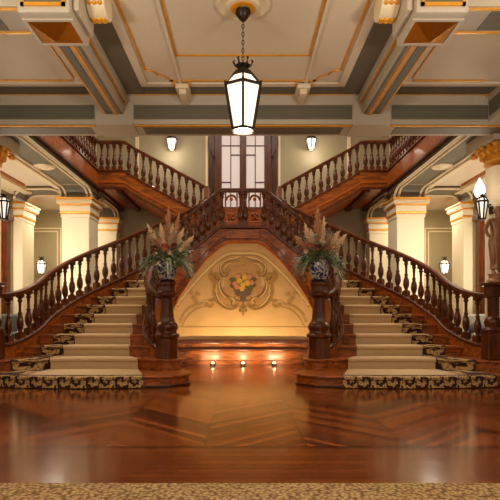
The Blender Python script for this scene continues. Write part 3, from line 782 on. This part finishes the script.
def leaf(m,p,d,l,w,droop,n=6):
    d=Vector(d).normalized(); side_=d.cross(Vector((0,0,1))); side_=side_.normalized() if side_.length>.01 else Vector((1,0,0))
    pts=[]
    for k in range(n+1):
        u=k/n; q=Vector(p)+d*l*u+Vector((0,0,-droop*u*u*l)); ww=w*math.sin(PI*min(1,.12+u*.88))
        pts+=[tuple(q-side_*ww),tuple(q+Vector((0,0,w*.25))),tuple(q+side_*ww)]
    fs=[]
    for k in range(n): fs+=[(3*k,3*k+1,3*k+4,3*k+3),(3*k+1,3*k+2,3*k+5,3*k+4)]
    m.add(pts,fs)
def plume(m,p,tip,r,rnd):
    p=Vector(p);tip=Vector(tip);ax=tip-p;l=ax.length;a=ax.normalized()
    n1=a.cross(Vector((0,1,.1))).normalized();n2=a.cross(n1)
    m.tube([tuple(p-a*.15),tuple(tip)],.006,5,.002)
    q0=len(m.v)
    for k in range(260):
        u=rnd.random(); th=rnd.random()*2*PI
        rr=r*1.2*math.sin(PI*min(1,(u*.88+.12)))**.7*(1-u*.4)*rnd.uniform(.7,1.15)
        o=p+ax*u; out=(n1*math.cos(th)+n2*math.sin(th))
        e=o+out*rr*rnd.uniform(.6,1.25)+a*(.03+.06*rnd.random()); w=out.cross(a)*.009
        b=o+out*rr*.15
        m.add([tuple(b-w),tuple(b+w),tuple(e+w*.6),tuple(e-w*.6)],[(0,1,2,3)])
def vase_and_flowers(s,x,y,z):
    L=side(s)
    t=thing('porcelain_vase',(x,y,z),'blue and white porcelain vase on the %s newel post' % L,'vase','porcelain vases')
    MB().lathe([(.1,.04),(.125,.08),(.148,.16),(.152,.22),(.145,.28),(.14,.31),(.155,.33),(.148,.335),(.13,.31)],(x,y,z),28).build('bowl','porcelain',t,True)
    MB().lathe([(.125,0),(.13,.015),(.115,.035),(.1,.045)],(x,y,z),28).build('foot','iron',t,True)
    t=thing('flower_arrangement',(x,y,z+.33),'dried pampas and protea arrangement with green foliage in the %s vase' % L,'flowers','flower arrangements')
    rnd=random.Random(5 if s<0 else 11)
    B=(x,y,z+.33)
    tips=[(0.02,0,.76,.06),(-.27,-.02,.5,.055),(-.1,.05,.52,.055),(.17,.0,.66,.055),(.09,-.05,.5,.055),(.36,-.05,.32,.055),(-.2,-.08,.3,.05),(.22,.06,.45,.055)]
    if s>0: tips=[(-.02,0,.78,.06),(.08,.03,.62,.055),(-.2,.0,.52,.055),(-.34,-.05,.34,.06),(.28,-.02,.4,.055),(.38,0,.36,.055),(.16,-.06,.36,.05),(-.12,-.05,.42,.055)]
    for k,(dx,dy,dz,r) in enumerate(tips):
        m=MB(); tip=(B[0]+dx,B[1]+dy,B[2]+dz); b0=(B[0]+dx*.45,B[1]+dy*.45,B[2]+dz*.36)
        plume(m,b0,tip,r*1.25,rnd); m.build('pampas_plume','plume' if k%3 else 'plume2',t)
    for k in range(26):          # leafy sprays arching out over the rim
        m=MB(); a=2*PI*k/26+rnd.uniform(-.15,.15); el=rnd.uniform(-.1,.9); ln=rnd.uniform(.26,.42); dr=rnd.uniform(.5,1.5)
        d=Vector((math.cos(a),.8*math.sin(a),el)).normalized()
        stem=[Vector(B)+d*ln*q+Vector((0,0,.05-dr*q*q*ln*.55)) for q in (0,.2,.4,.6,.8,1)]
        m.tube([tuple(p) for p in stem],.004,4,.002)
        sd=d.cross(Vector((0,0,1))).normalized()
        for j in range(1,6):
            for q in (-1,1,0):
                dd=(d*.7+sd*q*rnd.uniform(.5,1)+Vector((0,0,rnd.uniform(-.3,.4)))).normalized()
                leaf(m,tuple(stem[j]),tuple(dd),rnd.uniform(.08,.15),rnd.uniform(.012,.022),rnd.uniform(0,.7),4)
        m.build('foliage_spray',('leaf','leaf2','leaf')[k%3],t)
    for k in range(18):
        m=MB(); a=rnd.choice((rnd.uniform(-.9,.5),rnd.uniform(PI-.5,PI+.9),rnd.uniform(PI,2*PI)))
        for j in range(3):
            aa=a+rnd.uniform(-.2,.2); leaf(m,(B[0]+.1*math.cos(aa),B[1]+.1*math.sin(aa),B[2]+rnd.uniform(0,.06)),(math.cos(aa),.7*math.sin(aa),rnd.uniform(.1,.6)),rnd.uniform(.24,.4),rnd.uniform(.014,.024),rnd.uniform(.7,1.5),7)
        m.build('long_leaf',('leaf2','leaf')[k%2],t)
    for k in range(14):
        m=MB(); a=rnd.random()*2*PI; tip=Vector(B)+Vector((.26*math.cos(a),.2*math.sin(a),rnd.uniform(.22,.42)))
        st=[Vector(B)+(tip-Vector(B))*q for q in (0,.25,.5,.75,1)]; m.tube([tuple(p) for p in st],.004,4,.002)
        for j in range(1,5):
            for q in range(4):
                aa=rnd.random()*2*PI; leaf(m,tuple(st[j]),(math.cos(aa),math.sin(aa),rnd.uniform(0,.9)),rnd.uniform(.06,.11),.013,rnd.uniform(0,.5),4)
        m.build('upright_foliage','leaf2' if k%2 else 'leaf',t)
    for k,(dx,dz,r,mt_) in enumerate(((-.02,.18,.1,'protea'),(.13,.2,.075,'protea2'),(-.17,.17,.07,'protea2'),(.06,.1,.06,'plume'),(-.1,.3,.05,'plume2'),(.22,.14,.05,'plume')) if s<0 else ((-.04,.17,.1,'protea2'),(.11,.15,.075,'protea'),(-.16,.22,.065,'protea'),(.02,.28,.05,'plume'),(.2,.2,.055,'plume2'),(-.22,.12,.05,'plume'))):
        m=MB(); c=Vector((B[0]+dx,B[1]-.16,B[2]+dz))
        for ring,(nn,el) in enumerate(((10,.1),(9,.6),(7,1.2))):
            for j in range(nn):
                a=2*PI*j/nn+ring*.3; d=(math.cos(a),math.sin(a)-.5,el); leaf(m,tuple(c-Vector(d).normalized()*0.01),d,r,.024,-.1,4)
        m.ball(tuple(c),r*.55); m.build('protea_flower',mt_,t)
for s in (-1,1):
    newel(s,s*1.17,8.02,.33,'octagonal mahogany newel post carrying the vase at the foot of the %s staircase' % side(s))
    vase_and_flowers(s,s*1.17,8.02,1.497)
    newel(s,s*3.73,7.75,.33,'square mahogany newel ending the outer balustrade of the %s staircase' % side(s),True)

# bronze figure on the right outer newel
def statue(x,y,z):
    t=thing('bronze_statue',(x,y,z),'bronze statue of a draped standing woman on the right outer newel','statue')
    J={'pel':(0,0,.52),'wai':(.01,0,.62),'che':(.02,0,.76),'nek':(.03,0,.87),'hd0':(.035,-.01,.93),'hd1':(.035,-.01,1.0),
       'ls':(-.1,0,.83),'le':(-.17,-.02,.68),'lh':(-.12,-.06,.56),'rs':(.13,0,.83),'re':(.2,-.03,.7),'rh':(.14,-.1,.78),
       'lk':(-.05,-.03,.28),'la':(-.04,.0,.06),'lt':(-.05,-.08,.03),'rk':(.06,-.02,.28),'ra':(.06,.02,.06),'rt':(.08,-.06,.03),'lhip':(-.06,0,.48),'rhip':(.06,0,.48)}
    rad={'pel':.095,'wai':.075,'che':.09,'nek':.035,'hd0':.055,'hd1':.05,'ls':.04,'le':.03,'lh':.022,'rs':.04,'re':.03,'rh':.022,'lk':.045,'la':.028,'lt':.02,'rk':.045,'ra':.028,'rt':.02,'lhip':.07,'rhip':.07}
    E=[('pel','wai'),('wai','che'),('che','nek'),('nek','hd0'),('hd0','hd1'),('che','ls'),('ls','le'),('le','lh'),('che','rs'),('rs','re'),('re','rh'),('pel','lhip'),('lhip','lk'),('lk','la'),('la','lt'),('pel','rhip'),('rhip','rk'),('rk','ra'),('ra','rt')]
    ks=list(J); me=bpy.data.meshes.new('figure'); me.from_pydata([(J[k][0],J[k][1],J[k][2]+.1) for k in ks],[(ks.index(a),ks.index(c)) for a,c in E],[])
    o=bpy.data.objects.new('figure',me); C.objects.link(o); o.parent=t; me.materials.append(M['bronze'])
    sk=o.modifiers.new('skin','SKIN'); sk.use_smooth_shade=True
    for i,k in enumerate(ks):
        v=me.skin_vertices[0].data[i]; v.radius=(rad[k],rad[k]); v.use_root=(k=='pel')
    o.modifiers.new('sub','SUBSURF').render_levels=2
    m=MB(); n=28; prof=[(.1,.66),(.105,.58),(.085,.4),(.075,.28),(.085,.2)]; vs=[];fs=[]
    for r,zz in prof:
        for k in range(n):
            a=2*PI*k/n; q=r*(1+.09*math.sin(7*a+zz*4)); vs.append((x+q*math.cos(a),y+.8*q*math.sin(a),z+zz))
    for i in range(len(prof)-1):
        for k in range(n): fs.append((i*n+k,i*n+(k+1)%n,(i+1)*n+(k+1)%n,(i+1)*n+k))
    m.add(vs,fs).build('drapery','bronze',t,True)
    hm=MB().ball((x+.035,y+.02,z+1.085),.068,.06); hm.ball((x+.035,y+.085,z+1.08),.035); hm.build('hair','bronze',t,True)
    fm=MB().ball((x+.035,y-.065,z+1.05),.011,.016); fm.build('nose','bronze',t,True)
    MB().lathe([(.13,0),(.13,.03),(.1,.06),(.1,.1),(.115,.11),(.115,.13)],(x,y,z),20).build('plinth','bronze',t,True)
statue(3.77,7.75,1.48)

# ------------------------------------------------------------------ columns and pillars
def pillar(x0,x1,y0,y1,zt,label,group):
    t=thing('pillar',((x0+x1)/2,(y0+y1)/2,0),label,'pillar',group)
    MB().box(x0,x1,y0,y1,0,zt-.36).build('shaft','pillar',t,bevel=.02)
    def rg(d,za,zb,nm,mt): MB().box(x0-d,x1+d,y0-d,y1+d,za,zb).build(nm,mt,t,bevel=.008)
    rg(.015,zt-.44,zt-.36,'necking','pillar'); rg(.035,zt-.36,zt-.31,'gilded_band','gold'); rg(.03,zt-.31,zt-.17,'frieze','pillar')
    rg(.07,zt-.17,zt-.14,'gilded_band','gold'); rg(.09,zt-.14,zt-.045,'dentil_band','cream'); rg(.115,zt-.045,zt,'gilded_edge','gold')
for s in (-1,1):
    L=side(s)
    f=lambda a,c: tuple(sorted((s*a,s*c)))
    pillar(*f(3.5,4.13),11.83,12.56,3.62,'large square cream pillar with gilded cap behind the %s balustrade' % L,'square pillars')
    pillar(*f(3.5,4.1),14.4,BACK,3.62,'cream pilaster with gilded cap on the back wall behind the large %s pillar' % L,'back pilasters')
    pillar(*f(5.22,5.5),12.3,13.0,3.62,'narrow cream pier with gilded cap at the outer side of the %s aisle' % L,'aisle piers')
    pillar(*f(6.2,6.6),13.8,BACK,3.62,'pale cream pier seen through the %s aisle doorway' % L,'doorway piers')
    t=thing('round_column',(s*4.2,8.2,0),'smooth round cream column with ornate gilded capital at the %s edge' % L,'column','round columns')
    MB().lathe([(.36,.25),(.35,.4),(.35,3.1),(.34,3.3)],(s*4.2,8.2,0),40).build('shaft','pillar',t,True)
    MB().lathe([(.46,0),(.46,.12),(.43,.15),(.4,.2),(.42,.24),(.37,.27)],(s*4.2,8.2,0),40).build('base','pillar',t,True)
    cap_=MB().lathe([(.345,3.36),(.375,3.38),(.375,3.41),(.35,3.43),(.36,3.48),(.42,3.55),(.44,3.58)],(s*4.2,8.2,0),40); bell=cap_.build('capital_bell','gold',t,True)
    m=MB()
    for k in range(20):
        a=2*PI*k/20
        m.ball((s*4.2+.4*math.cos(a),8.2+.4*math.sin(a),3.52),.042,.06,8,6)
        m.ball((s*4.2+.47*math.cos(a+.15),8.2+.45*math.sin(a+.15),3.6),.045,.03,8,6)
    for a in (PI/4,3*PI/4,5*PI/4,7*PI/4):
        m.ball((s*4.2+.55*math.cos(a),8.2+.52*math.sin(a),3.58),.06,.045,10,8)
    m.build('gilded_leaves','gold',bell,True)
    MB().box(s*4.2-.48,s*4.2+.48,8.2-.48,8.68,3.62,3.84).build('abacus','beamc',t,bevel=.02)
    # gallery slab, fascia, lintel, aisle ceiling
    a,c=f(XF,7.2); struct(MB().box(a,c,BEAM1,BACK,3.95,GAL).build('floor_gallery_'+L,'mahog_x'))
    w=MB(); a,c=f(XF-.06,XF+.01); w.box(a,c,BEAM1,12.42,3.97,GAL+.06); trim(w,'mahog_x','polished wood fascia of the %s gallery' % L)
    w=MB(); a,c=f(XF-.09,XF); w.box(a,c,BEAM1,12.42,3.94,3.99); w.box(a,c,BEAM1,12.42,GAL+.04,GAL+.1); trim(w,'mahog','moulded edges of the %s gallery fascia' % L,bevel=.01)
    li=MB(); a,c=f(XF,4.15); li.box(a,c,BEAM1,BACK,3.84,3.95); trim(li,'beamc','pale lintel under the %s gallery' % L)
    li=MB(); a,c=f(XF-.012,XF); li.box(a,c,BEAM1,BACK,3.845,3.95); a,c=f(3.6,4.0); li.box(a,c,BEAM1+.1,11.4,3.832,3.85); trim(li,'grey','olive grey face of the %s lintel' % L)
    h=[]
    def haunch(yc,d): # quarter-round bracket at a pillar
        pts=[(yc,3.62)]+[(yc+d*(.34-.34*math.cos(k*PI/12)),3.62+.22*math.sin(k*PI/12)) for k in range(7)]+[(yc,3.85)]
        return pts
    hh=MB(); a,c=f(XF+.03,4.12)
    for yc,d in ((11.83,-1),(12.56,1),(14.4,-1)): hh.prism_x(haunch(yc,d),a,c)
    hh.box(a,c,11.83,12.56,3.6,3.86); hh.box(a,c,14.4,BACK,3.6,3.86)
    trim(hh,'grey','curved haunches over the %s pillars' % L)
    mo=MB()
    for xx in (XF-.03,XF+.06,4.02,4.13):
        zz=3.818
        for (ya,yb,ca,cb) in ((BEAM1,11.83,0,1),(12.56,14.4,1,1)):
            path=[]
            if ca: path+=[(s*xx,ya+.34*(1-math.cos(k*PI/12)) ,3.60+.218*math.sin(k*PI/12)) for k in range(7)]
            else: path+=[(s*xx,ya,zz)]
            path+=[(s*xx,yb-.34*(1-math.cos(k*PI/12)),3.60+.218*math.sin(k*PI/12)) for k in range(6,-1,-1)]
            mo.tube(path,.028,6)
    trim(mo,'cream','cream mouldings edging the %s lintel' % L,True)
    ac=MB(); a,c=f(4.15,7.2); ac.box(a,c,BEAM1,BACK,3.9,3.95); struct(ac.build('ceiling_aisle_'+L,'ceil'))
    am=MB(); gm=MB()
    a,c=f(4.15,4.27); am.box(a,c,BEAM1,11.83,3.82,3.9); a,c=f(4.95,5.43); am.box(a,c,BEAM1,12.2,3.78,3.9)
    trim(am,'cream','cream ceiling mouldings of the %s aisle' % L,bevel=.01)
    a,c=f(4.9,4.94); gm.box(a,c,BEAM1,11.7,3.86,3.9); a,c=f(4.3,4.33); gm.box(a,c,BEAM1,11.65,3.87,3.9); trim(gm,'soffit_wood','brown lines on the %s aisle ceiling' % L)
    ar=MB(); A=lambda q:s*q     # cross arch from pillar to pier
    pts=[(A(4.13),3.62)]+[(A(4.13+.3*(1-math.cos(k*PI/12))),3.62+.22*math.sin(k*PI/12)) for k in range(1,7)]+[(A(5.22-.3*(1-math.cos(k*PI/12))),3.62+.22*math.sin(k*PI/12)) for k in range(6,-1,-1)]+[(A(5.22),3.92),(A(4.13),3.92)]
    ar.prism_y(pts,11.86,12.5); trim(ar,'grey','rounded cross arch of the %s aisle' % L)
    ae=MB()
    for yy in (11.85,12.51): ae.tube([(p[0],yy,p[1]-.01) for p in pts[:-2]],.025,6)
    trim(ae,'cream','cream edge of the %s cross arch' % L,True)
    t=thing('soffit_rose',(s*3.85,10.0,3.84),'oval plaster rose under the %s gallery lintel' % L,'ceiling rose','soffit roses')
    MB().lathe([(.2,3.842),(.2,3.822),(.165,3.80),(.14,3.822),(.1,3.82),(.06,3.79),(.01,3.78)],(s*3.82,10.0,0),28).build('rose','cream',t,True)
    # outer aisle wall with doorway
    a,c=f(5.43,5.6); w=MB(); w.box(a,c,BEAM1,9.0,0,3.9); w.box(a,c,9.0,12.0,3.5,3.9); w.box(a,c,12.01,12.3,0,3.9)
    struct(w.build('wall_aisle_'+L,'olive'))
    t=thing('door_surround',(s*5.4,10.3,0),'dark wooden doorway surround in the %s aisle wall' % L,'door frame','aisle door surrounds')
    a,c=f(5.36,5.62)
    MB().box(a,c,11.8,12.0,0,3.25).build('jamb','mahog',t,bevel=.01); MB().box(a,c,9.01,9.2,0,3.25).build('jamb','mahog',t,bevel=.01)
    MB().box(a,c,8.95,12.0,3.25,3.5).build('head','mahog',t,bevel=.015)
    a,c=f(5.3,5.62); MB().box(a,c,11.72,12.06,3.1,3.25).build('carved_capital','mahog',t,bevel=.03)
    # panel mouldings on the aisle end wall
    pm=MB()
    for xa,xb in ((4.3,5.0),(5.15,6.1)):
        a,c=f(xa,xb)
        for q in (0,.09): 
            pm.box(a+q,a+q+.03,BACK-.025,BACK,.5+q,3.4-q); pm.box(c-q-.03,c-q,BACK-.025,BACK,.5+q,3.4-q); pm.box(a+q,c-q,BACK-.025,BACK,3.37-q,3.4-q)
    trim(pm,'cream','cream panel mouldings on the %s aisle end wall' % L)
    up=MB(); a,c=f(4.15,4.5); up.box(a,c,BACK-.2,BACK,GAL,7.6); a,c=f(2.95,3.05); up.box(a,c,BACK-.03,BACK,GAL,7.6); trim(up,'cream','upper %s wall pilaster' % L)
    a,c=f(1.0,1.06); trim(MB().box(a,c,BACK-.04,BACK,3.14,7.6),'cream','thin cream strip beside the %s of the window' % L)
    # armchair behind the balustrade
    t=thing('armchair',(s*4.55,9.7,0),('dark grey' if s<0 else 'pale grey')+' upholstered armchair behind the %s outer balustrade' % L,'armchair')
    mt_='leather' if s<0 else 'linen'; X=s*4.6; Yc=9.6
    MB().box(X-.34,X+.34,Yc-.3,Yc+.35,.2,.45).build('seat',mt_,t,bevel=.05)
    bk=MB().prism_x([(Yc+.22,.4),(Yc+.38,.4),(Yc+.48,.98),(Yc+.36,1.0)],X-.36,X+.36); bk.build('backrest',mt_,t,bevel=.05)
    for q in (-1,1):
        MB().box(X+q*.4-.07,X+q*.4+.07,Yc-.3,Yc+.4,.2,.66).build('armrest',mt_,t,bevel=.04)
        for w_ in (-.24,.3): MB().box(X+q*.36-.03,X+q*.36+.03,Yc+w_-.03,Yc+w_+.03,0,.2).build('leg','mahog_dark',t)
    if s>0:
        cu=thing('cushion',(4.35,9.45,.45),'dark cushion leaning on the pale armchair','cushion')
        MB().ball((4.35,9.52,.66),.24,.22).build('pad','leather',cu,True)

# ------------------------------------------------------------------ window on the half landing
wy0=BACK-.12
w=thing('window_1',(0,BACK,3.135),'tall frosted leaded window in a mahogany frame above the landing','window'); w['kind']='structure'
fr=MB()
for x in (-.7,.7): fr.box(x-.1,x+.1,wy0-.03,BACK,3.135,7.2)
fr.box(-.09,.09,wy0-.04,BACK,3.135,7.2); fr.box(-.8,.8,wy0-.03,BACK,7.1,7.3)
fr.build('window_frame','mahog',w,bevel=.012)
MB().box(-.62,.62,wy0-.01,BACK,3.135,3.9).build('lower_panel','mahog_x',w)
MB().box(-.82,.82,wy0-.05,BACK,3.88,3.96).build('window_sill','mahog',w,bevel=.01)
for s in (-1,1):
    a,c=sorted((s*.09,s*.6)); gp=MB().box(a,c,wy0+.03,wy0+.05,3.95,7.1).build('glass_pane','winglass',w)
    ld=MB(); x=s*.345; ld.box(x-.012,x+.012,wy0+.01,wy0+.03,3.95,7.1)
    ld.box(a,c,wy0+.01,wy0+.03,5.68,5.71); q0,q1=sorted((s*.09,s*.345)); ld.box(q0,q1,wy0+.01,wy0+.03,5.42,5.45)
    q0,q1=sorted((s*.345,s*.6)); ld.box(q0,q1,wy0+.01,wy0+.03,4.65,4.68); ld.box(a,c,wy0+.01,wy0+.03,6.5,6.53)
    ld.build('leading','mahog_dark',gp)
    a,c=sorted((s*.82,s*.97)); MB().box(a,c,BACK-.07,BACK,3.135,7.2).build('side_pilaster','mahog_dark',w)
    p=[(s*.8,5.9),(s*.98,5.9),(s*.93,5.6),(s*.85,5.4),(s*.8,5.35)]; MB().prism_y(p,BACK-.2,BACK-.05).build('bracket','mahog_dark',w)

# ------------------------------------------------------------------ lights
def light(kind,name,loc,energy,col,size=.1,rot=None,sy=None,spot=None):
    l=bpy.data.lights.new(name,kind); l.energy=energy; l.color=col
    if kind=='AREA':
        l.size=size
        if sy: l.shape='RECTANGLE'; l.size_y=sy
    else: l.shadow_soft_size=size
    if spot: l.spot_size=spot; l.spot_blend=.8
    o=bpy.data.objects.new(name,l); C.objects.link(o); o.location=loc
    if rot: o.rotation_euler=rot
    return o
W=(1,.86,.66); W2=(1,.9,.76)
light('POINT','pendant_light',(0,5.15,2.78),45,W2,.1)
light('AREA','hall_fill',(0,.3,3.9),110,W2,5,(0,0,0),4)  # added fill over the front hall, out of view, no fixture
for s in (-1,1):
    light('AREA','hall_ceiling_fill',(s*2.6,1.6,1.9),190,(1,.93,.83),.7,(PI,0,0),.7)  # upward fill added to brighten the hall ceiling, no real uplighter
    light('AREA','aisle_fill',(s*4.75,9.3,3.78),150,W,.9,(0,0,0),1.6)  # hidden fill added under the aisle ceiling to brighten the aisle
    light('AREA','aisle_fill_back',(s*4.6,13.4,3.72),45,W,.9,(0,0,0),1.2)  # second hidden aisle fill, added near the end wall
    pass
    light('AREA','aisle_ceiling_fill',(s*4.75,10.6,1.0),60,(1,.9,.74),.7,(PI,0,0),.7)  # added upward fill for the aisle ceiling, not a real uplighter
    light('POINT','doorway_light',(s*6.4,11.5,2.9),80,(1,.8,.45),.2)  # unseen warm point light beyond the aisle doorway
    light('POINT','aisle_lantern_light',(s*5.62,14.35,2.2),5,W2,.05)
    light('POINT','wall_lantern_light',(s*1.99,14.35,5.45),14,W2,.06)
    light('POINT','gallery_fill',(s*5.2,10.5,6.4),50,W,.3)  # unseen fill added above the gallery, no lamp there
light('AREA','upper_hall_fill',(0,10.4,7.4),330,W2,5,(0,0,0),4)  # unseen overhead fill added to light the stairs and upper hall
for x in (-.58,0,.6):
    light('SPOT','uplight_beam',(x,9.72,.09),36,(1,.72,.38),.03,(math.radians(180-50),0,0),None,2.4)
wd=bpy.data.worlds.new('World'); sc.world=wd; wd.use_nodes=True
bg=wd.node_tree.nodes['Background']; bg.inputs[0].default_value=(1,.88,.72,1); bg.inputs[1].default_value=.6

# ------------------------------------------------------------------ camera
cam=bpy.data.cameras.new('camera'); co=bpy.data.objects.new('camera',cam); C.objects.link(co); sc.camera=co
co.location=(0,0,1.07); co.rotation_euler=(PI/2,0,0)
cam.sensor_width=36; cam.lens=36*520/500; cam.shift_x=.014; cam.shift_y=.12; cam.clip_start=.05
sc.view_settings.view_transform='Standard'; sc.view_settings.look='None'; sc.view_settings.gamma=1; sc.view_settings.exposure=0
sc.cycles.max_bounces=8
